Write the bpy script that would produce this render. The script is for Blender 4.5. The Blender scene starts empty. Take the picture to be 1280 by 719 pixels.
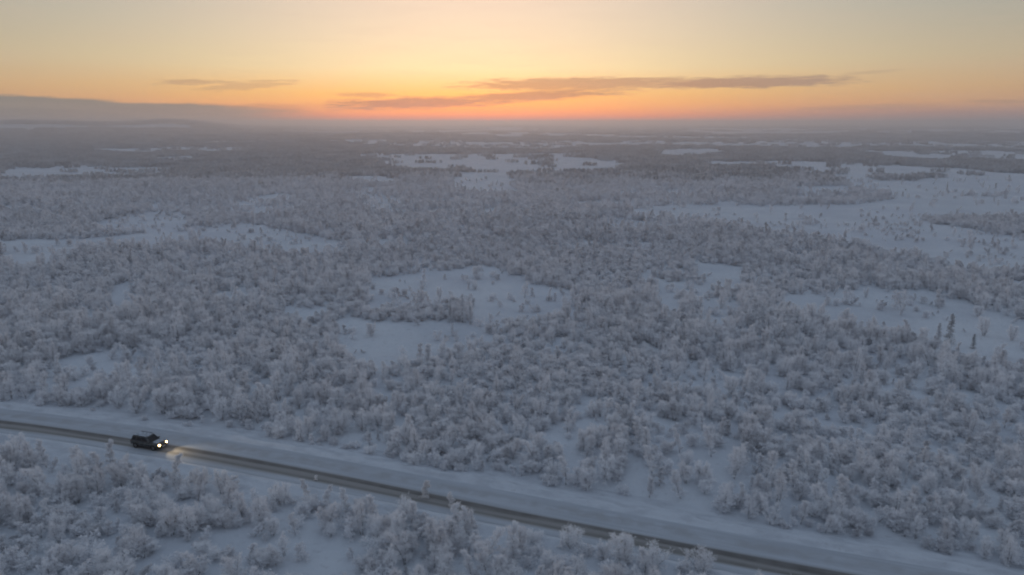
import bpy, math, random
import numpy as np

# ------------------------------------------------------------------ camera
F = 914.0                      # focal length in pixels of the 1280 x 719 frame
H = 40.0                       # flying height above the road
P = math.atan(205.0 / F)       # downward pitch
sc = bpy.context.scene
col = sc.collection
cam_d = bpy.data.cameras.new("camera")
cam = bpy.data.objects.new("camera", cam_d)
col.objects.link(cam)
cam_d.sensor_width = 36
cam_d.lens = 36 * F / 1280
cam_d.clip_start = 0.5
cam_d.clip_end = 60000
cam.location = (0, 0, H)
cam.rotation_euler = (math.pi / 2 - P, 0, 0)
sc.camera = cam

# ------------------------------------------------------------------ exposure
sc.view_settings.view_transform = 'Standard'
sc.view_settings.look = 'None'
sc.view_settings.exposure = 0.0
sc.view_settings.gamma = 1.0
sc.cycles.use_denoising = True
sc.cycles.max_bounces = 8
sc.cycles.diffuse_bounces = 5
sc.cycles.filter_width = 2.0
sc.cycles.volume_bounces = 1


def lin(c):
    return tuple((v / 255 / 12.92 if v / 255 <= .04045 else ((v / 255 + .055) / 1.055) ** 2.4) for v in c)


def px_az_el(px, py):
    xo, yo = (px - 640) / F, (py - 359.5) / F
    dn = yo * math.cos(P) + math.sin(P)
    fw = math.cos(P) - yo * math.sin(P)
    return math.degrees(math.atan2(xo, fw)), math.degrees(math.atan2(-dn, math.hypot(xo, fw)))


# ------------------------------------------------------------------ node helper
class NT:
    def __init__(s, nt):
        s.t = nt; s.n = nt.nodes; s.l = nt.links

    def node(s, typ, **kw):
        n = s.n.new(typ)
        for k, v in kw.items(): setattr(n, k, v)
        return n

    def put(s, sock, v):
        if hasattr(v, 'is_output'): s.l.new(v, sock)
        elif v is not None: sock.default_value = v

    def m(s, op, a, b=None, c=None, clamp=False):
        n = s.node('ShaderNodeMath', operation=op, use_clamp=clamp)
        s.put(n.inputs[0], a); s.put(n.inputs[1], b); s.put(n.inputs[2], c)
        return n.outputs[0]

    def mix(s, f, a, b, blend='MIX'):
        n = s.node('ShaderNodeMix', data_type='RGBA', blend_type=blend)
        s.put(n.inputs[0], f)
        for i, v in ((6, a), (7, b)):
            if hasattr(v, 'is_output'): s.l.new(v, n.inputs[i])
            else: n.inputs[i].default_value = (*v[:3], 1)
        return n.outputs[2]

    def ramp(s, f, stops, interp='LINEAR'):
        n = s.node('ShaderNodeValToRGB')
        cr = n.color_ramp; cr.interpolation = interp
        while len(cr.elements) < len(stops): cr.elements.new(0.5)
        for e, (p, c) in zip(cr.elements, stops):
            e.position = p; e.color = (*c[:3], 1)
        s.put(n.inputs[0], f)
        return n.outputs[0]

    def smooth(s, v, a, b):
        n = s.node('ShaderNodeMapRange', interpolation_type='SMOOTHSTEP')
        s.put(n.inputs[0], v); n.inputs[1].default_value = a; n.inputs[2].default_value = b
        return n.outputs[0]

    def noise(s, vec, scale, detail=4, rough=.55, dist=0.0):
        n = s.node('ShaderNodeTexNoise')
        s.put(n.inputs['Vector'], vec)
        n.inputs['Scale'].default_value = scale; n.inputs['Detail'].default_value = detail
        n.inputs['Roughness'].default_value = rough; n.inputs['Distortion'].default_value = dist
        return n.outputs[0]


# ------------------------------------------------------------------ world: dusk sky, glow ahead, cloud streaks
AZ0 = px_az_el(590, 150)[0]
w = bpy.data.worlds.new("World"); sc.world = w; w.use_nodes = True
w.node_tree.nodes.clear()
W = NT(w.node_tree)
tc = W.node('ShaderNodeTexCoord')
sep = W.node('ShaderNodeSeparateXYZ'); W.l.new(tc.outputs['Generated'], sep.inputs[0])
DEG = 180 / math.pi
el = W.m('MULTIPLY', W.m('ARCSINE', sep.outputs[2]), DEG)
az = W.m('MULTIPLY', W.m('ARCTAN2', sep.outputs[0], sep.outputs[1]), DEG)
elc = W.m('MAXIMUM', el, 0.0)
t = W.m('SQRT', W.m('DIVIDE', elc, 90.0))


def stops(rows): return [(math.sqrt(e / 90), lin(c)) for e, c in rows]


TOP = [(20, (143, 154, 169)), (45, (130, 146, 167)), (90, (125, 143, 166))]
cen = W.ramp(t, stops([(0, (250, 128, 84)), (.5, (255, 140, 80)), (1.1, (255, 172, 90)), (2.2, (252, 200, 112)),
                       (4, (250, 229, 180)), (6.3, (243, 221, 189)), (9, (236, 213, 192)), (14, (180, 178, 180))] + TOP))
sid = W.ramp(t, stops([(0, (196, 138, 118)), (.6, (208, 148, 120)), (1.3, (216, 166, 122)), (2.5, (214, 176, 128)),
                       (4.5, (199, 182, 147)), (9, (166, 170, 160)), (14, (138, 147, 152))] + TOP))
bak = W.ramp(t, stops([(0, (88, 92, 108)), (4, (104, 104, 122)), (10, (104, 112, 130)), (14, (100, 112, 132))] + TOP))
daz = W.m('SUBTRACT', az, AZ0)
g1 = W.m('EXPONENT', W.m('MULTIPLY', W.m('MULTIPLY', daz, daz), -1 / (2 * 15.5 ** 2)))
g2 = W.m('EXPONENT', W.m('MULTIPLY', W.m('MULTIPLY', daz, daz), -1 / (2 * 50.0 ** 2)))
sky = W.mix(g2, bak, W.mix(g1, sid, cen))

# clouds live in direction space (degrees), far beyond everything that is built
cv = W.node('ShaderNodeCombineXYZ'); W.put(cv.inputs[0], W.m('MULTIPLY', az, .16)); W.put(cv.inputs[1], W.m('MULTIPLY', el, 1.5))
nz = W.noise(cv.outputs[0], 1.0, 6, .6)
nzf = W.noise(cv.outputs[0], 3.6, 7, .68)
wob = W.m('SUBTRACT', nz, .5)


def streak(x0, y0, x1, y1, thick, edge=.45, amp=1.5, strength=1.0):
    """lens-shaped cloud between two picture points, thickness in degrees"""
    a0, e0 = px_az_el(x0, y0); a1, e1 = px_az_el(x1, y1)
    u = W.m('DIVIDE', W.m('SUBTRACT', az, (a0 + a1) / 2), (a1 - a0) / 2)          # -1..1
    ec = W.m('ADD', W.m('MULTIPLY', u, (e1 - e0) / 2), (e0 + e1) / 2)
    v = W.m('DIVIDE', W.m('SUBTRACT', W.m('ADD', el, W.m('MULTIPLY', wob, .35)), ec), thick)
    r = W.m('SQRT', W.m('ADD', W.m('MULTIPLY', u, u), W.m('MULTIPLY', v, v)))
    r = W.m('ADD', r, W.m('MULTIPLY', W.m('SUBTRACT', nzf, .5), amp))
    return W.m('MULTIPLY', W.m('SUBTRACT', 1.0, W.smooth(r, 1 - edge, 1 + edge * .5)), strength)


def union(*ms):
    r = ms[0]
    for q in ms[1:]: r = W.m('MAXIMUM', r, q)
    return r


purple = union(streak(575, 107, 860, 102, .50, .4, 1.9, .72), streak(680, 106, 950, 101, .42, .4, 1.9, .6), streak(800, 106, 1075, 99, .44, .4, 1.7, .82),
               streak(400, 132, 640, 126, .46, .5, 2.2, .95), streak(520, 128, 790, 113, .40, .6, 2.2, .85), streak(620, 118, 800, 108, .35, .7, 2.4, .6), streak(420, 118, 500, 119, .20, .5, 2.0, .5),
               streak(195, 103, 290, 103, .22, .5, 3.4, .45), streak(250, 111, 370, 103, .3, .5, 3.4, .35), streak(1050, 93, 1130, 87, .16, .6, 1.4, .22),
               streak(1200, 127, 1330, 126, .14, .6, 1.4, .3), streak(1000, 137, 1180, 131, .22, .6, 1.6, .25), streak(150, 139, 420, 133, .35, .6, 1.8, .5))
sky = W.mix(purple, sky, W.mix(g1, lin((138, 124, 120)), lin((158, 118, 106))))
# grey bank low on the left, its upper edge falling to the right
a_l, e_l = px_az_el(0, 118); a_r, e_r = px_az_el(420, 137)
fall = W.m('ADD', W.m('MULTIPLY', W.m('SUBTRACT', az, a_l), (e_r - e_l) / (a_r - a_l)), e_l)
bank = W.m('SUBTRACT', fall, W.m('ADD', el, W.m('MULTIPLY', wob, .9)))
bank = W.m('MULTIPLY', W.smooth(bank, -.05, .22), W.m('SUBTRACT', 1.0, W.smooth(az, px_az_el(270, 150)[0], px_az_el(460, 150)[0])))
bank = W.m('MULTIPLY', bank, W.smooth(az, -110, -60))
sky = W.mix(W.m('MULTIPLY', bank, .97), sky, lin((122, 126, 124)))
# grey veil low on the right
fr = W.m('MULTIPLY', W.smooth(az, 8, 32), W.m('SUBTRACT', 1.0, W.smooth(el, .5, 1.5)))
sky = W.mix(W.m('MULTIPLY', fr, .5), sky, lin((130, 134, 142)))
low = W.m('MULTIPLY', W.m('EXPONENT', W.m('MULTIPLY', elc, -1 / 1.3)), W.m('MULTIPLY', g1, .55))
sky = W.mix(low, sky, W.mix(1.0, sky, (2.6, 1.55, 1.1), 'MULTIPLY'))
# faint large unevenness
sky = W.mix(W.m('MULTIPLY', W.smooth(nz, .4, .7), .10), sky, lin((205, 180, 160)))
# the part the physical sky model adds at dusk
ns = W.node('ShaderNodeTexSky', sky_type='NISHITA', sun_disc=False)
ns.sun_elevation = math.radians(.6); ns.sun_rotation = math.radians(AZ0)
bg1 = W.node('ShaderNodeBackground'); W.l.new(sky, bg1.inputs[0]); bg1.inputs[1].default_value = 1.03
bg2 = W.node('ShaderNodeBackground'); W.l.new(ns.outputs[0], bg2.inputs[0]); bg2.inputs[1].default_value = 0.02
ad = W.node('ShaderNodeAddShader'); W.l.new(bg1.outputs[0], ad.inputs[0]); W.l.new(bg2.outputs[0], ad.inputs[1])
wo = W.node('ShaderNodeOutputWorld'); W.l.new(ad.outputs[0], wo.inputs[0])

# ------------------------------------------------------------------ sun: just at the horizon, veiled
sd = bpy.data.lights.new("sun", 'SUN'); sd.energy = 0.38; sd.angle = math.radians(10); sd.color = (1, .62, .42)
sun = bpy.data.objects.new("sun", sd); col.objects.link(sun)
a = math.radians(AZ0); e = math.radians(2.0)
from mathutils import Vector
sun.rotation_euler = (-Vector((math.sin(a) * math.cos(e), math.cos(a) * math.cos(e), math.sin(e)))).to_track_quat('-Z', 'Y').to_euler()
sun.location = (0, 200, 60)

# ------------------------------------------------------------------ numbers, noise, projection
rng = np.random.default_rng(7)
random.seed(7)


def unproj(px, py, z=0.0):
    xo, yo = (px - 640) / F, (py - 359.5) / F
    dn = yo * math.cos(P) + math.sin(P)
    k = (H - z) / dn
    return xo * k, (math.cos(P) - yo * math.sin(P)) * k


def proj(x, y, z):
    dy, dz = y, z - H
    zc = dy * math.cos(P) - dz * math.sin(P)
    yc = dy * math.sin(P) + dz * math.cos(P)
    zc = np.maximum(zc, 1e-3)
    return 640 + F * x / zc, 359.5 - F * yc / zc, zc


def hsh(ix, iy, s):
    v = np.sin(ix * 127.1 + iy * 311.7 + s * 74.7) * 43758.5453
    return v - np.floor(v)


def vn(x, y, s=0):
    ix, iy = np.floor(x), np.floor(y)
    fx, fy = x - ix, y - iy
    fx = fx * fx * (3 - 2 * fx); fy = fy * fy * (3 - 2 * fy)
    a = hsh(ix, iy, s) * (1 - fx) + hsh(ix + 1, iy, s) * fx
    b = hsh(ix, iy + 1, s) * (1 - fx) + hsh(ix + 1, iy + 1, s) * fx
    return a * (1 - fy) + b * fy


def fbm(x, y, s=0, o=4):
    r, am, tot = 0, 1, 0
    for k in range(o):
        r = r + am * vn(x * 2 ** k + 17 * k, y * 2 ** k - 9 * k, s + k); tot += am; am *= .5
    return r / tot


def sst(v, a, b):
    u = np.clip((v - a) / (b - a), 0, 1)
    return u * u * (3 - 2 * u)


# ------------------------------------------------------------------ road centre line
rp = [(0, 526), (100, 538), (170, 548), (300, 572), (427, 596), (540, 618), (640, 636), (800, 667), (900, 687), (1040, 714)]
rw = np.array([unproj(*p) for p in rp])
# y as a quadratic of x, continued straight on both sides
cf = np.polyfit(rw[:, 0], rw[:, 1], 3)
XL, XR = -72.0, 34.0


def road_y(x):
    x = np.asarray(x, float)
    xc = np.clip(x, XL, XR)
    s = np.polyval(np.polyder(cf), xc)
    return np.polyval(cf, xc) + s * (x - xc)


def road_s(x): return np.polyval(np.polyder(cf), np.clip(x, XL, XR))


def road_d(x, y):
    """signed distance from the centre line, + is the far side"""
    s = road_s(x)
    return (y - road_y(x)) / np.sqrt(1 + s * s)


# ------------------------------------------------------------------ terrain height
def ground_z(x, y):
    x = np.asarray(x, float); y = np.asarray(y, float)
    r = np.hypot(x, y)
    z = (fbm(x / 16, y / 16, 3, 3) - .5) * 1.0 * sst(np.abs(road_d(x, y)), 6, 18)
    z = z + (fbm(x / 160, y / 160, 5, 3) - .5) * 5 * sst(r, 120, 500)
    z = z + (fbm(x / 900, y / 900, 8, 3) - .5) * 9 * sst(r, 500, 3000)
    azd = np.degrees(np.arctan2(x, y))
    left = 34 * np.exp(-((azd + 33) / 6.5) ** 2) + 30 * np.exp(-((azd + 24) / 3.2) ** 2) + 14 * fbm(azd / 2.5, r / 1500, 13, 3)
    left = left * sst(-azd, 12, 24) * 1.15
    z = z + left * sst(r, 2700, 4300)
    hill = 20 * fbm(azd / 6 + 40, r / 2500, 11, 3) + 4 * np.exp(-((azd + 31) / 6) ** 2) + 4 * np.exp(-((azd + 22) / 3.5) ** 2) \
        + 16 * np.exp(-((azd - 0) / 3.5) ** 2) + 9 * np.exp(-((azd - 24) / 12) ** 2)
    z = z + hill * (.62 * sst(r, 3800, 5600) + .2 * sst(r, 7000, 10000))
    # roadside ditch and low embankment
    d = np.abs(road_d(x, y))
    z = z - .45 * np.exp(-((d - 8) / 1.6) ** 2) - .30 * (d < 7)
    return z


# ------------------------------------------------------------------ materials
def mat(name, rough=.9):
    m = bpy.data.materials.new(name); m.use_nodes = True
    T = NT(m.node_tree); b = m.node_tree.nodes['Principled BSDF']
    b.inputs['Roughness'].default_value = rough
    if 'Specular IOR Level' in b.inputs: b.inputs['Specular IOR Level'].default_value = .2
    return m, T, b


def geo_pos(T):
    return T.node('ShaderNodeNewGeometry').outputs['Position']


def bump(T, b, h, dist, strength=1.0):
    n = T.node('ShaderNodeBump'); n.inputs['Strength'].default_value = strength; n.inputs['Distance'].default_value = dist
    T.put(n.inputs['Height'], h); T.l.new(n.outputs[0], b.inputs['Normal'])


m_snow, T, b = mat("snow")
pos = geo_pos(T)
n1 = T.noise(pos, .05, 5); n2 = T.noise(pos, .9, 5); n3 = T.noise(pos, .009, 4)
c = T.mix(T.smooth(n1, .35, .7), (.60, .63, .665), (.51, .54, .585))
c = T.mix(T.m('MULTIPLY', T.smooth(n2, .54, .72), .6), c, (.44, .45, .48))     # heather and twigs poking through
c = T.mix(T.m('MULTIPLY', T.smooth(n3, .45, .7), .35), c, (.58, .60, .66))
T.l.new(c, b.inputs['Base Color'])
bump(T, b, T.m('ADD', T.m('MULTIPLY', n2, .6), T.noise(pos, .22, 4)), .35)


def frost_mat(name, pale, dark, bias):
    m, T, b = mat(name, .95)
    oi = T.node('ShaderNodeObjectInfo')
    g = T.node('ShaderNodeNewGeometry')
    tco = T.node('ShaderNodeTexCoord')
    n = T.noise(tco.outputs['Object'], 2.2, 3)
    f = T.m('ADD', T.m('MULTIPLY', oi.outputs['Random'], .55), T.m('MULTIPLY', g.outputs['Random Per Island'], .5))
    f = T.m('ADD', f, T.m('MULTIPLY', n, .6))
    f = T.smooth(f, .25 + bias, 1.25 + bias)
    cc = T.mix(f, dark, pale)
    T.l.new(cc, b.inputs['Base Color'])
    tr = T.node('ShaderNodeBsdfTranslucent'); T.l.new(cc, tr.inputs['Color'])     # rime lets light through
    mx = T.node('ShaderNodeMixShader'); mx.inputs[0].default_value = .38
    T.l.new(b.outputs[0], mx.inputs[1]); T.l.new(tr.outputs[0], mx.inputs[2])
    T.l.new(mx.outputs[0], m.node_tree.nodes['Material Output'].inputs['Surface'])
    return m


m_crown = frost_mat("rime_twigs", (.91, .915, .93), (.69, .685, .70), -.20)
m_mid = frost_mat("mid_shaded_rime_twigs", (.88, .885, .905), (.60, .595, .61), -.16)  # darker copy of the near twigs: weaker light on farther crowns put into colour
m_white = frost_mat("heavy_rime_twigs", (.93, .92, .92), (.7, .68, .68), -.2)
m_spruce = frost_mat("frosted_needles", (.86, .87, .89), (.52, .54, .55), -.16)
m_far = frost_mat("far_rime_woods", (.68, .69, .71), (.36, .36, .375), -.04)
m_bark, T, b = mat("frosted_bark", .9)
n = T.noise(T.node('ShaderNodeTexCoord').outputs['Object'], 9, 4)
T.l.new(T.mix(T.smooth(n, .4, .6), (.10, .085, .08), (.50, .50, .53)), b.inputs['Base Color'])


# ------------------------------------------------------------------ mesh helpers
def mesh_obj(name, V, Fc, m, parent=None, smooth=False):
    me = bpy.data.meshes.new(name)
    me.from_pydata([tuple(v) for v in V], [], [tuple(f) for f in Fc])
    if m: me.materials.append(m)
    if smooth: me.polygons.foreach_set('use_smooth', [True] * len(me.polygons))
    me.update()
    o = bpy.data.objects.new(name, me); col.objects.link(o)
    if parent: o.parent = parent
    return o


def tag(o, label=None, cat=None, group=None, kind=None):
    if label: o['label'] = label
    if cat: o['category'] = cat
    if group: o['group'] = group
    if kind: o['kind'] = kind
    return o


def empty(name, loc=(0, 0, 0), rz=0.0, s=1.0):
    o = bpy.data.objects.new(name, None); col.objects.link(o)
    o.empty_display_size = .3
    o.location = loc; o.rotation_euler = (0, 0, rz); o.scale = (s, s, s) if not hasattr(s, '__len__') else s
    return o


# ------------------------------------------------------------------ ground: one sheet to the horizon
def axis(c0, c1, step, lo, hi, grow=1.13):
    mid = list(np.arange(c0, c1 + .01, step))
    r, s = [], step
    x = c1
    while x < hi: s *= grow; x += s; r.append(min(x, hi))
    l, s = [], step
    x = c0
    while x > lo: s *= grow; x -= s; l.append(max(x, lo))
    return np.array(l[::-1] + mid + r)


FAR = 12500.0
gx = axis(-95, 75, 1.0, -FAR, FAR, 1.045); gy = axis(48, 128, 1.0, -FAR, FAR, 1.045)
GX, GY = np.meshgrid(gx, gy)
GZ = ground_z(GX, GY)
nx, ny = len(gx), len(gy)
V = np.stack([GX.ravel(), GY.ravel(), GZ.ravel()], 1)
i = np.arange(nx - 1)[None, :] + nx * np.arange(ny - 1)[:, None]
q = np.stack([i, i + 1, i + 1 + nx, i + nx], -1).reshape(-1, 4)
g = mesh_obj('ground', V.tolist(), q.tolist(), m_snow, smooth=True)
tag(g, kind='structure')

# ------------------------------------------------------------------ road
RW = 3.4
xs = np.concatenate([np.arange(-400, -90, 6), np.arange(-90, 70, .8), np.arange(70, 420, 6)])


def strip(name, offs, zf, m, kind='structure', uv=True):
    V, Fc, UV = [], [], []
    s = road_s(xs); L = np.sqrt(1 + s * s)
    nxv, nyv = -s / L, 1 / L
    along = np.concatenate([[0], np.cumsum(np.hypot(np.diff(xs), np.diff(road_y(xs))))])
    k = len(offs)
    for j, x in enumerate(xs):
        for o_ in offs:
            px, py = x + nxv[j] * o_, road_y(x) + nyv[j] * o_
            V.append((px, py, zf(along[j], o_, px, py))); UV.append((o_, along[j]))
    for j in range(len(xs) - 1):
        for a_ in range(k - 1):
            v0 = j * k + a_
            Fc.append((v0, v0 + k, v0 + k + 1, v0 + 1))
    # faces wound so normals point up
    Fc = [f for f in Fc]
    ob = mesh_obj(name, V, Fc, m, smooth=True)
    me = ob.data
    me.uv_layers.new(name='road')
    lay = me.uv_layers['road'].data
    for lp in me.loops: lay[lp.index].uv = UV[lp.vertex_index]
    tag(ob, kind=kind)
    return ob


m_road, T, b = mat("packed_snow_road", .7)
uv = T.node('ShaderNodeUVMap', uv_map='road').outputs[0]
sp = T.node('ShaderNodeSeparateXYZ'); T.l.new(uv, sp.inputs[0])
U, A = sp.outputs[0], sp.outputs[1]
cb = T.node('ShaderNodeCombineXYZ'); T.put(cb.inputs[0], T.m('MULTIPLY', U, 1.6)); T.put(cb.inputs[1], T.m('MULTIPLY', A, .06))
ln = T.noise(cb.outputs[0], 1.0, 6, .6)
lw = T.noise(cb.outputs[0], .5, 2, .5)
Uw = T.m('ADD', U, T.m('MULTIPLY', T.m('SUBTRACT', lw, .5), 1.3))
patch = T.noise(geo_pos(T), .5, 5)


def band(c0, wdt, soft):
    d = T.m('ABSOLUTE', T.m('SUBTRACT', Uw, c0))
    return T.m('SUBTRACT', 1.0, T.smooth(d, wdt - soft, wdt + soft))


colr = T.mix(T.smooth(ln, .35, .65), (.45, .48, .52), (.38, .405, .44))
colr = T.mix(T.m('MULTIPLY', band(1.75, .8, .5), T.smooth(patch, .35, .65)), colr, (.36, .37, .39))
colr = T.mix(T.m('MULTIPLY', band(-1.25, 1.15, .35), .9), colr, (.25, .24, .225))
grit = T.m('ADD', .42, T.m('MULTIPLY', T.smooth(ln, .3, .7), .30))
grit = T.m('ADD', grit, T.m('MULTIPLY', T.smooth(patch, .3, .7), .26))
colr = T.mix(T.m('MULTIPLY', band(-.65, .42, .2), grit), colr, (.095, .09, .085))
colr = T.mix(T.m('MULTIPLY', band(-1.85, .24, .2), T.m('MULTIPLY', grit, .8)), colr, (.13, .125, .115))
T.l.new(colr, b.inputs['Base Color'])
bump(T, b, T.m('ADD', ln, T.m('MULTIPLY', patch, .5)), .05)

strip('road', np.linspace(-RW, RW, 18), lambda a_, o_, px, py: .05 + .05 * (1 - (o_ / RW) ** 2), m_road)

m_bank, T, b = mat("ploughed_snow", .9)
pos = geo_pos(T)
uvb = T.node('ShaderNodeUVMap', uv_map='road').outputs[0]
mpg = T.node('ShaderNodeMapping'); T.l.new(uvb, mpg.inputs[0]); mpg.inputs['Scale'].default_value = (.9, .3, 1)
n2 = T.noise(mpg.outputs[0], 1, 5); n4 = T.noise(pos, 1.6, 5)
c = T.mix(T.smooth(n2, .4, .68), (.58, .61, .65), (.48, .505, .545))
c = T.mix(T.m('MULTIPLY', T.smooth(n4, .6, .75), .5), c, (.40, .40, .41))
T.l.new(c, b.inputs['Base Color'])
bump(T, b, T.m('ADD', n2, T.m('MULTIPLY', n4, .5)), .25)


def bank_z(a_, o_, px, py):
    d = abs(o_)
    if d <= RW: return .02
    nn = float(fbm(np.array(a_ / 2.2), np.array(o_ * .8 + 30), 21, 4))
    ridge = (.12 + .75 * max(0, nn - .2)) * math.exp(-((d - RW - .6 - .7 * nn) / .5) ** 2) + .10 * math.exp(-((d - RW - 2.6) / .9) ** 2) * nn * 2
    gz = float(ground_z(px, py))
    k = min(1, max(0, (d - RW) / 5.5))
    k = k * k * (3 - 2 * k)
    return ridge + (1 - k) * .03 + k * gz - (.12 if d > RW + 5.6 else 0)


offs = [RW - .15, RW, RW + .15, RW + .35, RW + .55, RW + .75, RW + .95, RW + 1.2, RW + 1.5, RW + 1.9, RW + 2.3, RW + 2.7, RW + 3.2, RW + 4, RW + 5, RW + 5.8, RW + 6.4]
strip('snow_bank', offs, bank_z, m_bank)
strip('snow_bank', [-o_ for o_ in offs[::-1]], bank_z, m_bank)


# ------------------------------------------------------------------ trees: geometry generators
def tube(V, Fc, pts, rad, n=5):
    base = len(V)
    for k, (p, r) in enumerate(zip(pts, rad)):
        d = pts[min(k + 1, len(pts) - 1)] - pts[max(k - 1, 0)]
        d = d / (np.linalg.norm(d) + 1e-9)
        u = np.cross(d, (0.3, 1, .1)); u /= np.linalg.norm(u) + 1e-9
        v = np.cross(d, u)
        for a_ in range(n):
            an = 2 * math.pi * a_ / n
            V.append(p + r * (math.cos(an) * u + math.sin(an) * v))
    for k in range(len(pts) - 1):
        for a_ in range(n):
            b0 = base + k * n
            Fc.append((b0 + a_, b0 + (a_ + 1) % n, b0 + n + (a_ + 1) % n, b0 + n + a_))


def spikes(anchors, dirs, length, width, r):
    """thin rime-covered twigs: one tapering blade each"""
    n = len(anchors)
    d = dirs + r.normal(0, .55, (n, 3)); d /= np.linalg.norm(d, axis=1)[:, None]
    L = length * (.45 + .9 * r.random(n))[:, None]
    s = np.cross(d, r.normal(0, 1, (n, 3))); s /= np.linalg.norm(s, axis=1)[:, None] + 1e-9
    Wd = width * (.6 + .8 * r.random(n))[:, None]
    a0 = anchors + s * Wd * .5; a1 = anchors - s * Wd * .5
    m0 = anchors + d * L * .55 + s * Wd * .55 + (0, 0, -.02)
    tip = anchors + d * L + np.array((0, 0, -1)) * L * .12
    V = np.empty((n * 4, 3)); V[0::4] = a0; V[1::4] = a1; V[2::4] = tip; V[3::4] = m0
    Fc = [(4 * k, 4 * k + 1, 4 * k + 2, 4 * k + 3) for k in range(n)]
    return V, Fc


def birch_geo(seed, h=4.6, spread=1.6, stems=3, lean=.25, ntw=2900, tw=.047, tl=.40):
    r = np.random.default_rng(seed)
    TV, TF = [], []
    anc, dr = [], []
    for s in range(stems):
        a0 = r.random() * 6.28
        ln_ = lean * (.4 + r.random()) if stems > 1 else lean * r.random()
        hh = h * (.72 + .28 * r.random()) if s else h
        bp = np.array((math.cos(a0) * .12, math.sin(a0) * .12, -.35)) * (1 if stems > 1 else .3)
        bp[2] = -.35
        pts = [bp]; d = np.array((math.cos(a0) * ln_, math.sin(a0) * ln_, 1.0)); d /= np.linalg.norm(d)
        K = 8
        for k in range(K):
            d = d + r.normal(0, .09, 3) + (0, 0, .06); d /= np.linalg.norm(d)
            pts.append(pts[-1] + d * (hh + .35) / K)
        rad = np.linspace(.075, .012, K + 1) * (h / 4.5) * (.8 if stems > 2 else 1)
        tube(TV, TF, pts, rad)
        pa = np.array(pts)
        nb = int(13 + r.integers(0, 4))
        for q_ in range(nb):
            tt = .14 + .84 * (q_ + r.random() * .7) / nb
            f = tt * K; i0 = min(int(f), K - 1)
            p0 = pa[i0] * (1 - (f - i0)) + pa[i0 + 1] * (f - i0)
            ang = q_ * 2.4 + r.random()
            up = .45 + .9 * tt + r.random() * .3
            bd = np.array((math.cos(ang), math.sin(ang), up)); bd /= np.linalg.norm(bd)
            bl = spread * (1.05 - .72 * tt) * (.6 + .5 * r.random())
            bpts = [p0]; dd = bd.copy()
            for k in range(4):
                dd = dd + r.normal(0, .16, 3) - np.array((0, 0, .03)); dd /= np.linalg.norm(dd)
                bpts.append(bpts[-1] + dd * bl / 4)
            tube(TV, TF, bpts, np.linspace(.028, .007, 5) * (h / 4.5), 4)
            ba = np.array(bpts)
            nn = 26
            u = r.random(nn) ** .7 * 4; i1 = np.minimum(u.astype(int), 3); fr_ = (u - i1)[:, None]
            pp = ba[i1] * (1 - fr_) + ba[i1 + 1] * fr_
            sub = r.normal(0, 1, (nn, 3)) * .5 + dd + (0, 0, .25)
            sub /= np.linalg.norm(sub, axis=1)[:, None]
            sl = (.16 + .34 * r.random(nn))[:, None] * spread / 1.6
            for w_ in (.25, .6, 1.0):
                anc.append(pp + sub * sl * w_); dr.append(sub)
    anc = np.concatenate(anc); dr = np.concatenate(dr)
    top = np.array(anc)
    idx = r.integers(0, len(anc), ntw)
    A_ = anc[idx] + r.normal(0, .085, (ntw, 3))
    CV, CF = spikes(A_, dr[idx], tl, tw, r)
    keep = np.repeat(A_[:, 2] > .12, 4)
    CV[:, 2] = np.maximum(CV[:, 2], -.05)
    return TV, TF, CV, CF


def spruce_geo(seed, h=7.0, rad=1.25, ntw=3600, tw=.10, tl=.34):
    r = np.random.default_rng(seed)
    TV, TF = [], []
    tube(TV, TF, [np.array((r.normal(0, .02) * k, r.normal(0, .02) * k, -.35 + (h + .35) * k / 6)) for k in range(7)], np.linspace(.12, .015, 7), 6)
    anc, dr = [], []
    nb = 90
    for k in range(nb):
        tt = (k / nb) ** .9
        z = .25 + (h - .35) * tt
        bl = rad * (1.02 - tt) ** .8 * (.65 + .5 * r.random()) + .08
        an = r.random() * 6.28
        d = np.array((math.cos(an), math.sin(an), -.30 + .5 * tt))
        b0 = np.array((0, 0, z))
        tube(TV, TF, [b0, b0 + d * bl * .5, b0 + d * bl], [.02, .012, .004], 3)
        nn = 10
        u = r.random(nn)[:, None]
        anc.append(b0 + d * bl * u); dr.append(np.tile(d, (nn, 1)))
    anc = np.concatenate(anc); dr = np.concatenate(dr)
    idx = r.integers(0, len(anc), ntw)
    CV, CF = spikes(anc[idx] + r.normal(0, .04, (ntw, 3)), dr[idx], tl, tw, r)
    CV[:, 2] = np.maximum(CV[:, 2], -.05)
    return TV, TF, CV, CF


def make_mesh(name, V, Fc, m):
    me = bpy.data.meshes.new(name)
    me.from_pydata(np.asarray(V).tolist(), [], Fc); me.materials.append(m); me.update()
    return me


# shape word, parameters
KIND = [
    ("broad bushy", dict(h=4.0, spread=2.1, stems=4, lean=.45)),
    ("slender upright", dict(h=5.4, spread=1.2, stems=1, lean=.10)),
    ("round-topped", dict(h=4.6, spread=1.8, stems=3, lean=.28)),
    ("two-stemmed", dict(h=5.0, spread=1.5, stems=2, lean=.35)),
    ("leaning", dict(h=4.8, spread=1.5, stems=1, lean=.9)),
    ("low spreading", dict(h=2.9, spread=1.9, stems=5, lean=.7)),
    ("ragged open-crowned", dict(h=5.0, spread=1.7, stems=2, lean=.25, ntw=1900)),
    ("dense many-stemmed", dict(h=4.3, spread=1.6, stems=5, lean=.35, ntw=3900)),
]
B_HI = []
for k, (wd, kw) in enumerate(KIND):
    kw = dict(kw); kw.setdefault('ntw', 2900)
    g_ = birch_geo(100 + k, **kw)
    B_HI.append((make_mesh('trunk', g_[0], g_[1], m_bark), make_mesh('crown', g_[2], g_[3], m_crown), kw['h']))
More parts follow.
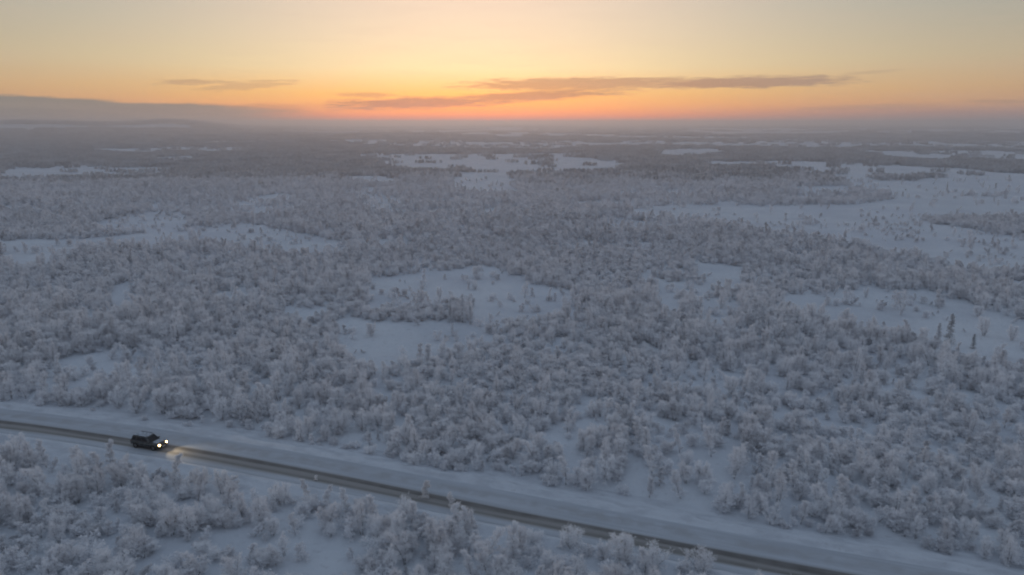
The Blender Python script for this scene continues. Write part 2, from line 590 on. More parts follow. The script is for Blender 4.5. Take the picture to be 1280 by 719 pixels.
B_LO = []
for k, (wd, kw) in enumerate(KIND):
    kw = dict(kw); kw['ntw'] = int(kw.get('ntw', 3000) * .24); kw['tw'] = .19; kw['tl'] = .5
    g_ = birch_geo(200 + k, **kw)
    B_LO.append((make_mesh('trunk', g_[0][:9 * 5], [f for f in g_[1] if max(f) < 45], m_bark), make_mesh('crown', g_[2], g_[3], m_mid), kw['h']))
S_M = []
for k in range(3):
    g_ = spruce_geo(300 + k, h=(7.2, 6.2, 8.0)[k], rad=(1.3, 1.1, 1.2)[k])
    S_M.append((make_mesh('trunk', g_[0], g_[1], m_bark), make_mesh('crown', g_[2], g_[3], m_spruce)))
g_ = birch_geo(400, h=3.2, spread=.8, stems=1, lean=.15, ntw=1900, tw=.05, tl=.30)
SAP = (make_mesh('trunk', g_[0], g_[1], m_bark), make_mesh('crown', g_[2], g_[3], m_white))


def plant(name, meshes, x, y, s, rz, z=None):
    z = float(ground_z(x, y)) if z is None else z
    root = empty(name, (x, y, z), rz, s)
    tr = bpy.data.objects.new('trunk', meshes[0]); cr = bpy.data.objects.new('crown', meshes[1])
    for o in (tr, cr): col.objects.link(o); o.parent = root
    return root, tr, cr


# ------------------------------------------------------------------ clearings (points read off the picture, laid on the ground)
CLEAR = [
    [(450, 350), (490, 343), (545, 338), (600, 344), (660, 358), (715, 360), (728, 377), (680, 386), (635, 391), (622, 412), (560, 424), (495, 431), (468, 449), (446, 442), (415, 404), (440, 393), (470, 372)],
    [(0, 303), (120, 299), (200, 289), (320, 280), (350, 289), (395, 297), (450, 306), (400, 314), (355, 312), (300, 301), (250, 296), (120, 309), (60, 321), (0, 322)],
    [(92, 283), (150, 271), (200, 264), (252, 273), (205, 284)],
    [(0, 211), (120, 207), (190, 209), (235, 214), (120, 217), (0, 219)],
    [(193, 197), (258, 194), (240, 200), (200, 202)],
    [(440, 191), (560, 193), (700, 197), (800, 204), (795, 211), (690, 214), (600, 212), (500, 208), (470, 201)],
    [(412, 222), (470, 220), (515, 225), (470, 228)],
    [(555, 217), (640, 216), (645, 240), (600, 236), (572, 230)],
    [(765, 266), (850, 256), (960, 256), (1060, 254), (1128, 248), (1110, 236), (1050, 222), (980, 211), (860, 206), (880, 201), (1000, 202), (1280, 214), (1400, 220), (1400, 330), (1280, 324), (1200, 320), (1100, 306), (1000, 291), (880, 276), (820, 272)],
    [(990, 233), (1060, 232), (1065, 237), (1000, 237)],
    [(985, 372), (1080, 361), (1150, 361), (1205, 374), (1280, 400), (1400, 420), (1400, 460), (1280, 438), (1200, 424), (1120, 400), (1040, 388)],
    [(858, 329), (930, 333), (925, 347), (880, 345)],
    [(820, 187), (900, 188), (890, 194), (830, 193)],
    [(1050, 188), (1280, 189), (1400, 190), (1400, 200), (1280, 199), (1130, 197)],
    [(712, 507), (750, 502), (760, 512), (722, 518)],
    [(1080, 470), (1160, 467), (1165, 480), (1100, 482)],
    [(962, 510), (980, 508), (984, 530), (964, 530)],
    [(865, 377), (925, 381), (922, 396), (880, 394)],
    [(820, 360), (850, 358), (850, 376), (825, 376)],
    [(140, 355), (170, 354), (168, 370), (142, 372)],
    [(430, 180), (600, 179), (760, 182), (700, 185), (500, 185)],
    [(900, 175), (1180, 176), (1280, 179), (1000, 180)],
    [(640, 178), (900, 177), (1400, 180), (1400, 185), (1280, 185), (900, 183), (640, 181)],
    [(760, 163), (1280, 164), (1400, 166), (1280, 168), (760, 166)],
    [(600, 168), (850, 169), (820, 172), (640, 171)],
    [(100, 186), (330, 184), (300, 188), (130, 189)],
]
FILL = [
    [(436, 373), (520, 370), (560, 366), (592, 362), (597, 404), (540, 403), (470, 404), (438, 396)],
    [(1140, 268), (1200, 263), (1290, 267), (1400, 275), (1400, 300), (1280, 299), (1215, 285), (1165, 279)],
    [(1060, 218), (1160, 216), (1200, 220), (1100, 224)],
    [(960, 206), (1280, 205), (1400, 205), (1400, 209), (1280, 209), (1040, 208)],
    [(1180, 240), (1260, 236), (1290, 241), (1200, 245)],
]


def inpoly(px, py, poly):
    r = np.zeros(px.shape, bool)
    n = len(poly)
    for k in range(n):
        x0, y0 = poly[k]; x1, y1 = poly[(k + 1) % n]
        c_ = ((y0 > py) != (y1 > py)) & (px < (x1 - x0) * (py - y0) / ((y1 - y0) or 1e-9) + x0)
        r ^= c_
    return r


def density(x, y):
    px, py, zc = proj(x, y, 0.0)
    n_ = fbm(x / 14, y / 14, 31, 3) - .5
    jx = px + n_ * 4000 / np.maximum(zc, 60)
    jy = py + (fbm(x / 14, y / 14, 37, 3) - .5) * 60000 * 3 / np.maximum(zc, 100) ** 1.9
    fz = sst(zc, 350, 700)
    jx = jx + fz * (fbm(px / 60, py / 5, 41, 3) - .5) * 70
    jy = jy + fz * (fbm(px / 45, py / 4, 43, 3) - .5) * 6
    c_ = np.zeros(px.shape, bool)
    up = np.where(zc > 215, 2.1, 3.0) * F / np.maximum(zc, 30)       # crowns standing in front hide the near edge of a clearing
    for p in CLEAR: c_ |= inpoly(jx, jy, p) | inpoly(jx, jy - up, p)
    isl = np.zeros(px.shape, bool)
    for p in FILL: isl |= inpoly(jx, jy, p) & inpoly(jx, jy - up, p)
    c_ &= ~isl
    far_ = sst(zc, 350, 700)
    d = np.where(c_, .02 + .08 * (fbm(x / 7, y / 7, 45, 2) > .68) + far_ * .02 * (fbm(px / 45, py / 4, 44, 3) > .55), 1.0)
    # inner openings, small near the camera and streaky far away
    r = np.hypot(x, y)
    o1 = fbm(x / 22, y / 22, 51, 3)
    d = np.where((o1 < .365) & (r < 500) & ~isl, d * (.12 + .35 * (zc < 120)), d)
    d = np.where((road_d(x, y) < 0) & (zc < 130), 1.0, d)
    d = d * (.76 + .24 * sst(fbm(x / 30, y / 30, 58, 2), .38, .55))
    d = np.where((zc < 150) & ~c_, d * (.55 + .45 * sst(fbm(x / 9, y / 9, 57, 2), .25, .55)), d)
    o2 = fbm(x / 520, y / 420, 61, 5)
    d = np.where((o2 < .395 + .115 * sst(r, 1500, 4500)) & (r > 900), .03, d)
    rd = road_d(x, y)
    d = np.where((rd > -4.7 - 3.0 * sst(-x, 5, 45) + 1.6 * (fbm(x / 6, y / 6, 71, 2) - .5)) & (rd < 6.9 + 4.0 * (fbm(x / 9, y / 9, 72, 2) - .5)), 0, d)
    return d


def scatter(x0, x1, y0, y1, step, jit=.48):
    X, Y = np.meshgrid(np.arange(x0, x1, step), np.arange(y0, y1, step))
    X = X + rng.uniform(-jit, jit, X.shape) * step; Y = Y + rng.uniform(-jit, jit, X.shape) * step
    X, Y = X.ravel(), Y.ravel()
    keep = rng.random(X.shape) < density(X, Y)
    return X[keep], Y[keep]


# near and middle birches
X1, Y1 = scatter(-180, 180, 40, 150, 2.05)
X2, Y2 = scatter(-540, 540, 150, 620, 2.45)
k_ = rng.random(len(X2)) > sst(Y2, 490, 620)
X2, Y2 = X2[k_], Y2[k_]
X = np.concatenate([X1, X2]); Y = np.concatenate([Y1, Y2])
k_ = np.abs(X) < Y * .86 + 14
X, Y = X[k_], Y[k_]
N = len(X)
vigor = fbm(X / 45, Y / 45, 81, 3)
kind = rng.integers(0, 8, N)
low = rng.random(N) < sst(.5 - vigor, -.02, .2) * .6
kind = np.where(low, 5, kind)
S = (.36 + .52 * vigor) * rng.uniform(.72, 1.22, N)
R = rng.uniform(0, 6.283, N)
Z = ground_z(X, Y)
hts = np.array([b_[2] for b_ in B_HI])[kind] * S
PX, PY, ZC = proj(X, Y, Z)
PXt, PYt, _ = proj(X, Y, Z + hts)
inview = (PX > -8) & (PX < 1288) & (PYt < 712) & (Y > 45)
size = np.where(inview, (PY - PYt), 0)
order = np.argsort(-size * 1.0)
near = order[:290]
isn = np.zeros(N, bool); isn[near] = True

# --- individual labels: row counted from the road, then place from the left in that row
ORD = "first second third fourth fifth sixth seventh eighth ninth tenth eleventh twelfth thirteenth fourteenth fifteenth sixteenth seventeenth eighteenth nineteenth twentieth".split()
TENS = {20: "twenty", 30: "thirty", 40: "forty", 50: "fifty", 60: "sixty", 70: "seventy", 80: "eighty"}


def ordn(n):
    if n <= 20: return ORD[n - 1]
    t_, u_ = n // 10 * 10, n % 10
    return (TENS[t_][:-1] + "ieth") if u_ == 0 else TENS[t_] + "-" + ORD[u_ - 1]


RD = road_d(X, Y)
rows = {}
for n_ in near:
    if RD[n_] < 0: key = ('near', max(0, int((-RD[n_] - 5) // 4.2)))
    else: key = ('far', max(0, int((RD[n_] - 8) // 4.2)))
    rows.setdefault(key, []).append(n_)
lab = {}
for (side, k), L_ in rows.items():
    L_.sort(key=lambda q_: PX[q_])
    for j, n_ in enumerate(L_):
        hh = hts[n_]
        sz = "tall" if hh > 3.5 else ("middling" if hh > 2.6 else ("short" if hh > 1.7 else "tiny"))
        where = ("row below the road's near edge" if side == 'near' else "row beyond the road's far edge")
        lab[n_] = f"{sz} {KIND[kind[n_]][0]} frosted birch, {ordn(j + 1)} from left in {ordn(max(k, 0) + 1)} {where}"
hi_src = {}
for n_ in near:
    k = int(kind[n_])
    root, tr, cr = plant('birch_tree', B_HI[k], float(X[n_]), float(Y[n_]), float(S[n_]), float(R[n_]), float(Z[n_]))
    tag(root, lab[n_], 'tree', 'frosted birches nearest the camera on both sides of the road')
    hi_src.setdefault(k, (tr, cr))

# hand-placed trees that stand out in the picture
def mark(px, py, meshes, s, name, label, group=None, cat='tree', rz=0.0):
    x, y = unproj(px, py)
    r_, tr, cr = plant(name, meshes, x, y, s, rz)
    tag(r_, label, cat, group)
    return tr, cr


mark(529, 624, SAP, .72, 'birch_sapling', 'thin white rime-coated sapling standing up over the wheel tracks, left of two', 'white saplings at the near road edge')
mark(567, 634, SAP, .58, 'birch_sapling', 'smaller white rime-coated sapling at the near road edge, right of two', 'white saplings at the near road edge', rz=2)
mark(395, 602, SAP, .30, 'birch_sapling', 'tiny lone white sapling on the near snow bank between the car and the two saplings', rz=1)
G = 'dark spruces standing in the birch woods'
mark(1186, 430, S_M[0], .80, 'spruce_tree', 'dark pointed spruce, taller than all round it, below the right-hand clearing', G)
mark(1172, 428, S_M[1], .6, 'spruce_tree', 'shorter dark spruce close left of the tallest spruce below the right-hand clearing', G, rz=1)
mark(1216, 436, S_M[1], .45, 'spruce_tree', 'small dark spruce right of the tallest spruce below the right-hand clearing', G, rz=2)
mark(578, 404, S_M[2], .74, 'spruce_tree', 'tallest dark spruce at the right tip of the wooded island in the central clearing', G, rz=.5)
mark(588, 406, S_M[0], .55, 'spruce_tree', 'dark spruce at the very right end of the wooded island in the central clearing', G, rz=2.5)
mark(563, 404, S_M[1], .62, 'spruce_tree', 'dark spruce just left of the tallest one on the central clearing island', G, rz=3.5)
G2 = 'lone birches out on the clearings'
lo_src = {}
lone = [(523, 384, 'birch at the top edge of the wooded island in the central clearing'), (530, 352, 'small birch alone on the far arm of the central clearing'),
        (1125, 386, 'birch alone on the snow in the middle of the right-hand clearing'), (1060, 378, 'low birch near the left tip of the right-hand clearing'),
        (1092, 283, 'tiny distant birch on the great right-hand snow field'), (1075, 290, 'tiny distant birch near the lower shore of the great right snow field'),
        (655, 372, 'birch standing on the right lobe of the central clearing'), (240, 300, 'distant birch at the edge of the long left snow strip')]
for k, (a_, b_, s_) in enumerate(lone):
    lo_src[k] = mark(a_, b_, B_LO[k], (.9, .6, .9, .8, .9, .9, .8, .9)[k], 'birch_tree', 'frosted ' + s_, G2, rz=k)


# ------------------------------------------------------------------ groves: pieces of distant wood
def grove_geo(seed, half, ntree, tris, hmin, hmax, w_):
    r = np.random.default_rng(seed)
    V, Fc = [], []
    for _ in range(ntree):
        an_, rr_ = r.random() * 6.283, half * 1.15 * r.random() ** .55
        cx, cy = rr_ * math.cos(an_), rr_ * math.sin(an_)
        hh = r.uniform(hmin, hmax); rad = hh * .32
        n_ = tris
        th = r.random(n_) * 6.28; zz = r.random(n_) ** .8
        rr = rad * np.sqrt(r.random(n_)) * (1.15 - zz * .8)
        c0 = np.stack([cx + rr * np.cos(th), cy + rr * np.sin(th), zz * hh * .8], 1)
        d = r.normal(0, 1, (n_, 3)) + (0, 0, .8); d /= np.linalg.norm(d, axis=1)[:, None]
        s_ = np.cross(d, r.normal(0, 1, (n_, 3))); s_ /= np.linalg.norm(s_, axis=1)[:, None]
        base = sum(len(v) for v in V)
        vv = np.empty((n_ * 3, 3)); vv[0::3] = c0 + s_ * w_ * .5; vv[1::3] = c0 - s_ * w_ * .5; vv[2::3] = c0 + d * w_ * 1.7
        V.append(vv); Fc += [(base + 3 * k, base + 3 * k + 1, base + 3 * k + 2) for k in range(n_)]
    return np.concatenate(V), Fc


def grove(seed, half, ntree, tris, hmin, hmax, w_, x, y, m, label):
    V, Fc = grove_geo(seed, half, ntree, tris, hmin, hmax, w_)
    o = bpy.data.objects.new('distant_grove', make_mesh('distant_grove', V, Fc, m)); col.objects.link(o)
    o.location = (x, y, float(ground_z(x, y)))
    tag(o, label, 'grove', kind='stuff')
    return o


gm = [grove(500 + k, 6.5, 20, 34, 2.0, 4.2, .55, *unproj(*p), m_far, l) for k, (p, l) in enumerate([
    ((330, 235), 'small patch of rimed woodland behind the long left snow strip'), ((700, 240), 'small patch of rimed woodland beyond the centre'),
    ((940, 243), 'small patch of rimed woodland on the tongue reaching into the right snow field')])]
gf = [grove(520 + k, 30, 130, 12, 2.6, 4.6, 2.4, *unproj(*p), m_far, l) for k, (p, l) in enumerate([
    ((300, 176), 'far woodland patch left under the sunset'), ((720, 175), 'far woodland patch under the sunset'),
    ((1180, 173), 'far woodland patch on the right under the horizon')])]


# ------------------------------------------------------------------ forests as instanced masses
def forest(name, label, pts, var, rot, scl, sources):
    me = bpy.data.meshes.new(name)
    me.vertices.add(len(pts)); me.vertices.foreach_set('co', np.asarray(pts, 'f').ravel())
    for nm, ty, arr in (('variant', 'INT', var), ('rot', 'FLOAT_VECTOR', rot), ('scl', 'FLOAT_VECTOR', scl)):
        at_ = me.attributes.new(nm, ty, 'POINT')
        at_.data.foreach_set('value' if ty == 'INT' else 'vector', np.asarray(arr, 'i' if ty == 'INT' else 'f').ravel())
    o = bpy.data.objects.new(name, me); col.objects.link(o)
    ng = bpy.data.node_groups.new(name, 'GeometryNodeTree')
    ng.interface.new_socket('Geometry', in_out='INPUT', socket_type='NodeSocketGeometry')
    ng.interface.new_socket('Geometry', in_out='OUTPUT', socket_type='NodeSocketGeometry')
    n = ng.nodes; l = ng.links
    gi = n.new('NodeGroupInput'); go = n.new('NodeGroupOutput')
    join = n.new('GeometryNodeJoinGeometry')
    for src in sources[::-1]:
        jj = n.new('GeometryNodeJoinGeometry')
        for ob in src:
            oi = n.new('GeometryNodeObjectInfo'); oi.transform_space = 'ORIGINAL'; oi.inputs['Object'].default_value = ob
            oi.inputs['As Instance'].default_value = False
            l.new(oi.outputs['Geometry'], jj.inputs[0])
        g2i = n.new('GeometryNodeGeometryToInstance'); l.new(jj.outputs[0], g2i.inputs[0])
        l.new(g2i.outputs[0], join.inputs[0])
    iop = n.new('GeometryNodeInstanceOnPoints')
    l.new(gi.outputs[0], iop.inputs['Points']); l.new(join.outputs[0], iop.inputs['Instance'])
    iop.inputs['Pick Instance'].default_value = True

    def na(nm, ty):
        q_ = n.new('GeometryNodeInputNamedAttribute'); q_.data_type = ty; q_.inputs['Name'].default_value = nm
        return q_.outputs['Attribute']
    l.new(na('variant', 'INT'), iop.inputs['Instance Index'])
    l.new(na('rot', 'FLOAT_VECTOR'), iop.inputs['Rotation'])
    l.new(na('scl', 'FLOAT_VECTOR'), iop.inputs['Scale'])
    l.new(iop.outputs[0], go.inputs[0])
    md = o.modifiers.new('forest', 'NODES'); md.node_group = ng
    tag(o, label, 'woodland', kind='stuff')
    return o


def vec3(n, a, b_, c_): return np.stack([np.broadcast_to(a, n), np.broadcast_to(b_, n), np.broadcast_to(c_, n)], 1)


rest = ~isn
nearr = rest & (ZC < 210)
farr = rest & (ZC >= 210)
keys = sorted(hi_src)
srcs = [hi_src[k] for k in keys] + [lo_src[k] for k in range(8)]
kidx = {k: i_ for i_, k in enumerate(keys)}
var = np.where(nearr, np.array([kidx.get(int(k), 0) for k in kind]), len(keys) + kind)
m_ = rest
pts = np.stack([X, Y, Z], 1)[m_]
n_ = m_.sum()
sc_ = S[m_]
forest('birch_forest', 'dense frosted birch woods covering the plain behind the nearest trees', pts, var[m_],
       np.stack([rng.normal(0, .06, n_), rng.normal(0, .06, n_), R[m_]], 1),
       np.stack([sc_ * rng.uniform(.9, 1.15, n_), sc_ * rng.uniform(.9, 1.15, n_), sc_ * rng.uniform(.75, 1.3, n_)], 1), srcs)

# low scrub under and between the birches
UX, UY = scatter(-300, 300, 40, 330, 1.9)
UX2, UY2 = rng.uniform(-300, 300, 40000), rng.uniform(40, 330, 40000)
k2 = (rng.random(40000) < (.22 + .78 * density(UX2, UY2)) * .75 * sst(fbm(UX2 / 20, UY2 / 20, 95, 3), .36, .58)) & (np.abs(road_d(UX2, UY2)) > 4.6)
UX = np.concatenate([UX, UX2[k2]]); UY = np.concatenate([UY, UY2[k2]])
k_ = np.abs(UX) < UY * .86 + 10
UX, UY = UX[k_], UY[k_]; n_ = len(UX)
us = rng.uniform(.14, .42, n_)
forest('low_scrub', 'low rimed scrub and heather poking through the snow between the birches', np.stack([UX, UY, ground_z(UX, UY)], 1), rng.integers(0, 8, n_),
       np.stack([rng.normal(0, .1, n_), rng.normal(0, .1, n_), rng.uniform(0, 6.28, n_)], 1), np.stack([us * 1.5, us * 1.5, us], 1), [lo_src[k] for k in range(8)])

FX, FY = scatter(-1900, 1900, 480, 2250, 8.5, .7)
k_ = rng.random(len(FX)) < sst(FY, 470, 600)
FX, FY = FX[k_], FY[k_]
k_ = np.abs(FX) < FY * .84
FX, FY = FX[k_], FY[k_]
BX, BY = scatter(-9500, 9500, 2250, 11500, 46, .8)
k_ = np.abs(BX) < BY * .84
BX, BY = BX[k_], BY[k_]
AX = np.concatenate([FX, BX]); AY = np.concatenate([FY, BY]); n_ = len(AX)
near_m = np.arange(n_) < len(FX)
v_ = np.where(near_m, rng.integers(0, 3, n_), 3 + rng.integers(0, 3, n_))
hv = (.75 + .7 * fbm(AX / 250, AY / 250, 91, 3)) * rng.uniform(.9, 1.1, n_)
print('birches', N, 'groves', n_)
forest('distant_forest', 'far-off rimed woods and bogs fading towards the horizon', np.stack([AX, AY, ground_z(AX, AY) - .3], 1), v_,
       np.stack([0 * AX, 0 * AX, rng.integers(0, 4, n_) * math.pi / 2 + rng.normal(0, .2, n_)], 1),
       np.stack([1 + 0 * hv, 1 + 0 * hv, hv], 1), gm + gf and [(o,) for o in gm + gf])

# ------------------------------------------------------------------ the car
def flat(name, c, rough=.5, metal=0.0, emit=None, es=0):
    m, T, b = mat(name, rough)
    b.inputs['Base Color'].default_value = (*c, 1); b.inputs['Metallic'].default_value = metal
    if emit:
        b.inputs['Emission Color'].default_value = (*emit, 1); b.inputs['Emission Strength'].default_value = es
    return m, T, b


m_paint, T, b = flat("dark_paint", (.03, .034, .034), .38)
b.inputs['Coat Weight'].default_value = .5
n = T.noise(T.node('ShaderNodeTexCoord').outputs['Object'], 3.5, 5)
T.l.new(T.mix(T.m('MULTIPLY', T.smooth(n, .45, .7), .35), (.03, .034, .034), (.18, .18, .185)), b.inputs['Base Color'])
m_glass, _, _ = flat("dark_window_glass", (.012, .014, .017), .12)
m_tyre, _, _ = flat("tyre_rubber", (.02, .02, .02), .9)
m_rim, _, _ = flat("alloy_rim", (.30, .30, .31), .4, .7)
m_trim, _, _ = flat("black_trim", (.015, .015, .015), .7)
m_dust, T, b = flat("snow_dusted_roof", (.4, .43, .47), .85)
n = T.noise(T.node('ShaderNodeTexCoord').outputs['Object'], 4, 5)
T.l.new(T.mix(T.smooth(n, .35, .65), (.50, .54, .60), (.22, .24, .26)), b.inputs['Base Color'])
m_lamp, _, _ = flat("lit_headlight", (.9, .85, .7), .3, 0, (1, .66, .27), 19)
m_red, _, _ = flat("tail_light_glass", (.12, .01, .01), .3)
m_plate, _, _ = flat("number_plate", (.6, .6, .58), .6)
m_dirt, _, _ = flat("mud_flap_rubber", (.03, .03, .03), .9)

CX = float(unproj(190, 560)[0])
cs = float(road_s(CX)); cl_ = math.hypot(1, cs)
lane = -1.35
car_x = CX + (-cs / cl_) * lane
car_y = float(road_y(CX)) + (1 / cl_) * lane
car = empty('car', (car_x, car_y, .075), math.atan(cs), .95)
tag(car, 'dark estate car with lit headlights and snow-dusted roof driving on the snowy road', 'car')


def loft(st, n=14, pw=3.2):
    V, Fc = [], []
    for (x, hw, z0, z1) in st:
        zc, hz_ = (z0 + z1) / 2, (z1 - z0) / 2
        for k in range(n):
            an = 2 * math.pi * (k + .5) / n
            c_, s_ = math.cos(an), math.sin(an)
            V.append((x, hw * math.copysign(abs(c_) ** (2 / pw), c_), zc + hz_ * math.copysign(abs(s_) ** (2 / pw), s_)))
    for j in range(len(st) - 1):
        for k in range(n):
            Fc.append((j * n + k, j * n + (k + 1) % n, (j + 1) * n + (k + 1) % n, (j + 1) * n + k))
    Fc.append(tuple(range(n))[::-1]); Fc.append(tuple((len(st) - 1) * n + k for k in range(n)))
    return V, Fc


def boxm(cx, cy, cz, sx, sy, sz):
    V = [(cx + dx * sx / 2, cy + dy * sy / 2, cz + dz * sz / 2) for dz in (-1, 1) for dy in (-1, 1) for dx in (-1, 1)]
    return V, [(0, 2, 3, 1), (4, 5, 7, 6), (0, 1, 5, 4), (2, 6, 7, 3), (0, 4, 6, 2), (1, 3, 7, 5)]


def bev(o, w_=.02, s=2):
    md = o.modifiers.new('bevel', 'BEVEL'); md.width = w_; md.segments = s; md.limit_method = 'ANGLE'
    return o


V, Fc = loft([(-2.36, .70, .52, .80), (-2.30, .84, .40, .98), (-2.0, .91, .33, 1.06), (-1.0, .94, .28, 1.07), (0, .94, .27, 1.05), (1.0, .93, .28, 1.03),
              (1.7, .92, .30, .98), (2.1, .88, .34, .90), (2.3, .80, .40, .80), (2.38, .66, .48, .70)])
body = mesh_obj('body', V, Fc, m_paint, car, smooth=True)
# cabin: pillars and roof frame
zb_, zt_ = .98, 1.62
bx0, bx1, tx0, tx1, bw, tw_ = -2.22, 1.12, -1.98, .30, .86, .68


def side_pt(u, v, s_):
    """u 0..1 rear to front, v 0..1 belt to roof"""
    x = (bx0 + (bx1 - bx0) * u) * (1 - v) + (tx0 + (tx1 - tx0) * u) * v
    return (x, s_ * (bw + (tw_ - bw) * v), zb_ + (zt_ - zb_) * v)


V = [side_pt(0, 0, -1), side_pt(1, 0, -1), side_pt(1, 0, 1), side_pt(0, 0, 1), side_pt(0, 1, -1), side_pt(1, 1, -1), side_pt(1, 1, 1), side_pt(0, 1, 1)]
bev(mesh_obj('cabin', V, [(0, 3, 2, 1), (4, 5, 6, 7), (0, 1, 5, 4), (1, 2, 6, 5), (2, 3, 7, 6), (3, 0, 4, 7)], m_paint, car), .07, 3)
V, Fc = loft([(-1.90, .50, 1.595, 1.64), (-1.80, .60, 1.59, 1.665), (-.8, .635, 1.585, 1.68), (.10, .61, 1.585, 1.665), (.20, .52, 1.595, 1.64)], 12, 4)
mesh_obj('roof_snow', V, Fc, m_dust, car, smooth=True)
for s_ in (-1, 1):
    for u0, u1 in ((.05, .27), (.30, .56), (.59, .86)):
        quad = [side_pt(u0, .16, s_), side_pt(u1, .16, s_), side_pt(min(u1, .93), .86, s_), side_pt(u0 + .01, .86, s_)]
        Vq = [(x, y + s_ * .012, z + .004) for x, y, z in quad] + [(x, y - s_ * .01, z) for x, y, z in quad]
        f_ = [(0, 1, 2, 3), (7, 6, 5, 4), (0, 4, 5, 1), (1, 5, 6, 2), (2, 6, 7, 3), (3, 7, 4, 0)]
        mesh_obj('side_window', Vq, f_, m_glass, car)
    h_ = bev(mesh_obj('door_handle', *boxm(-.05, s_ * .95, .93, .2, .035, .035), m_trim, car), .01)
    h_ = bev(mesh_obj('door_handle', *boxm(-1.0, s_ * .95, .94, .2, .035, .035), m_trim, car), .01)
    bev(mesh_obj('wing_mirror', *boxm(.80, s_ * .99, 1.10, .14, .22, .15), m_paint, car), .04)
    mesh_obj('roof_rail', *(lambda V_, F_: (V_, F_))(*boxm(-.85, s_ * .655, 1.68, 1.9, .04, .045)), m_trim, car)
    mesh_obj('sill', *boxm(-.05, s_ * .90, .30, 2.2, .08, .10), m_trim, car)
    # lights
    Vl, Fl = loft([(2.20, .15, .62, .82), (2.31, .15, .60, .81), (2.37, .11, .63, .78)], 12, 2.4)
    Vl = [(x, y + s_ * .60, z) for x, y, z in Vl]
    hl = mesh_obj('headlight', Vl, Fl, m_lamp, car, smooth=True)
    ld = bpy.data.lights.new('headlight_beam', 'SPOT'); ld.energy = 620; ld.color = (1, .78, .5)
    ld.spot_size = math.radians(96); ld.spot_blend = 1.0; ld.shadow_soft_size = .08
    lo = bpy.data.objects.new('headlight_beam', ld); col.objects.link(lo); lo.parent = hl
    lo.location = (2.47, s_ * .60, .71)
    lo.rotation_euler = Vector((1, 0, .22)).to_track_quat('-Z', 'Y').to_euler()
    bev(mesh_obj('added_headlight_glow', *boxm(2.33, s_ * .52, .47, .05, .16, .08), flat("added_glow_glass", (.9, .85, .7), .3, 0, (1, .72, .4), 9)[0], car), .02)  # added glowing block that widens the headlight's bright spot, not a known lamp
    bev(mesh_obj('tail_light', *boxm(-2.29, s_ * .70, .86, .10, .22, .24), m_red, car), .03)
    for wx in (-1.42, 1.48):
        V, Fc = [], []
        prof = [(.20, -.11), (.31, -.12), (.345, -.08), (.35, 0), (.345, .08), (.31, .12), (.20, .11)]
        K = 28
        for k in range(K):
            an = 2 * math.pi * k / K
            for r_, o_ in prof: V.append((wx + r_ * math.cos(an), s_ * .86 + o_, .35 + r_ * math.sin(an)))
        for k in range(K):
            for j in range(len(prof)):
                a0 = k * len(prof) + j; a1 = k * len(prof) + (j + 1) % len(prof)
                b0 = (k + 1) % K * len(prof) + j; b1 = (k + 1) % K * len(prof) + (j + 1) % len(prof)
                Fc.append((a0, a1, b1, b0))
        wh = mesh_obj('wheel', V, Fc, m_tyre, car, smooth=True)
        V, Fc = [], []
        for k in range(10):            # ten-spoke rim as a star disc with depth
            an = 2 * math.pi * k / 10
            for r_, yy in ((.06, .10), (.205, .085)):
                for da in (-.16, .16):
                    V.append((wx + r_ * math.cos(an + da), s_ * (.86 + yy), .35 + r_ * math.sin(an + da)))
            b0 = k * 4; Fc.append((b0, b0 + 2, b0 + 3, b0 + 1))
        c0 = len(V)
        for k in range(20):
            an = 2 * math.pi * k / 20
            for r_, yy in ((.20, .09), (.215, .09), (.215, -.09), (.20, -.09)): V.append((wx + r_ * math.cos(an), s_ * (.86 + yy), .35 + r_ * math.sin(an)))
        for k in range(20):
            for j in range(4):
                Fc.append((c0 + k * 4 + j, c0 + k * 4 + (j + 1) % 4, c0 + (k + 1) % 20 * 4 + (j + 1) % 4, c0 + (k + 1) % 20 * 4 + j))
        mesh_obj('rim', V, Fc, m_rim, wh)
        # wheel arch
        V, Fc = [], []
        for k in range(13):
            an = math.pi * k / 12
            for r_ in (.36, .43): V.append((wx + r_ * math.cos(an), s_ * .952, .37 + r_ * math.sin(an))); V.append((wx + r_ * math.cos(an), s_ * .84, .37 + r_ * math.sin(an)))
        for k in range(12):
            b0 = k * 4
            Fc += [(b0, b0 + 2, b0 + 6, b0 + 4), (b0 + 2, b0 + 3, b0 + 7, b0 + 6), (b0 + 1, b0, b0 + 4, b0 + 5), (b0 + 3, b0 + 1, b0 + 5, b0 + 7)]
        mesh_obj('wheel_arch', V, Fc, m_trim, car)


def glass_panel(name, q0):
    q1 = [tuple(np.array(p) + np.array((.012 if 'wind' in name else -.012, 0, .008))) for p in q0]
    mesh_obj(name, q1 + q0, [(0, 1, 2, 3), (7, 6, 5, 4), (0, 4, 5, 1), (1, 5, 6, 2), (2, 6, 7, 3), (3, 7, 4, 0)], m_glass, car)


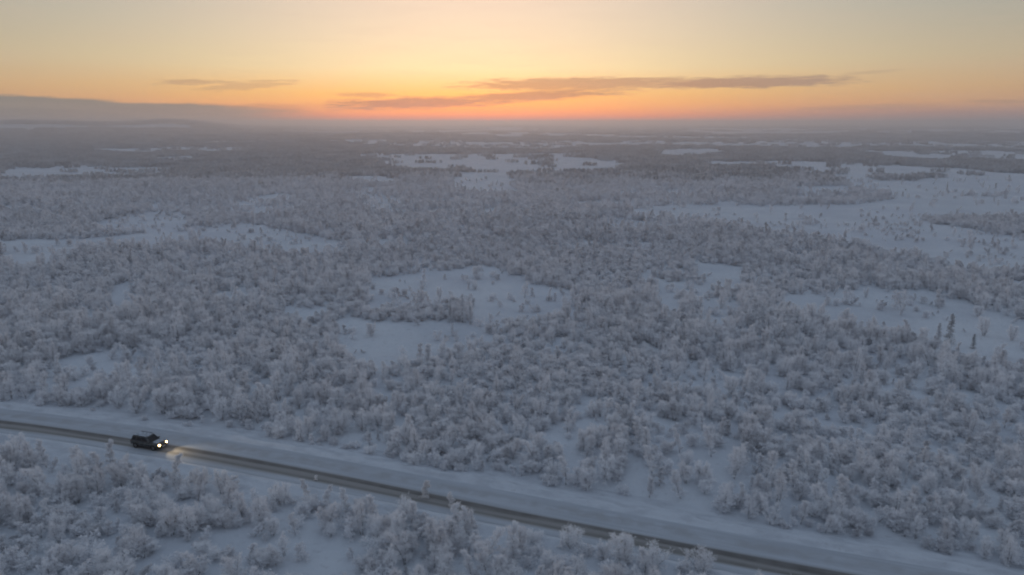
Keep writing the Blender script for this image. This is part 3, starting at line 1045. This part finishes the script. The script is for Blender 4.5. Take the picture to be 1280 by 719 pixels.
def endp(u, v, y): p = side_pt(u, v, 1); return (p[0], y * (bw + (tw_ - bw) * v), p[2])


glass_panel('windscreen', [endp(1, .10, -.88), endp(1, .10, .88), endp(1, .90, .86), endp(1, .90, -.86)])
glass_panel('rear_window', [endp(0, .18, .86), endp(0, .18, -.86), endp(0, .86, -.82), endp(0, .86, .82)])
bev(mesh_obj('grille', *boxm(2.36, 0, .66, .06, .74, .16), m_trim, car), .02)
bev(mesh_obj('front_bumper', *boxm(2.30, 0, .44, .20, 1.50, .16), m_trim, car), .05)
bev(mesh_obj('rear_bumper', *boxm(-2.31, 0, .48, .16, 1.50, .18), m_trim, car), .05)
mesh_obj('number_plate', *boxm(2.41, 0, .47, .015, .50, .11), m_plate, car)
mesh_obj('number_plate', *boxm(-2.385, 0, .72, .015, .50, .11), m_plate, car)
mesh_obj('bonnet_snow', *loft([(1.15, .55, 1.0, 1.035), (1.5, .66, .99, 1.02), (1.95, .60, .93, .955)], 10, 4), m_dust, car, smooth=True)

# ------------------------------------------------------------------ air
m_haze = bpy.data.materials.new("haze"); m_haze.use_nodes = True
T = NT(m_haze.node_tree); m_haze.node_tree.nodes.clear()
pv = T.node('ShaderNodeVolumePrincipled')
pv.inputs['Color'].default_value = (.84, .82, .82, 1)
pv.inputs['Density'].default_value = 3.7e-4
pv.inputs['Anisotropy'].default_value = .66
out = T.node('ShaderNodeOutputMaterial'); T.l.new(pv.outputs[0], out.inputs['Volume'])
zt = max(46.0, float(GZ.max()) + 2); zb = float(GZ.min()) - 1.0
E = FAR + 150
hz = mesh_obj('haze', [(-E, -E, zb), (E, -E, zb), (E, E, zb), (-E, E, zb), (-E, -E, zt), (E, -E, zt), (E, E, zt), (-E, E, zt)],
              [(0, 3, 2, 1), (4, 5, 6, 7), (0, 1, 5, 4), (1, 2, 6, 5), (2, 3, 7, 6), (3, 0, 4, 7)], m_haze)
tag(hz, 'thin cold evening haze over the whole plain', 'haze', kind='stuff')
print('haze z', zb, zt)
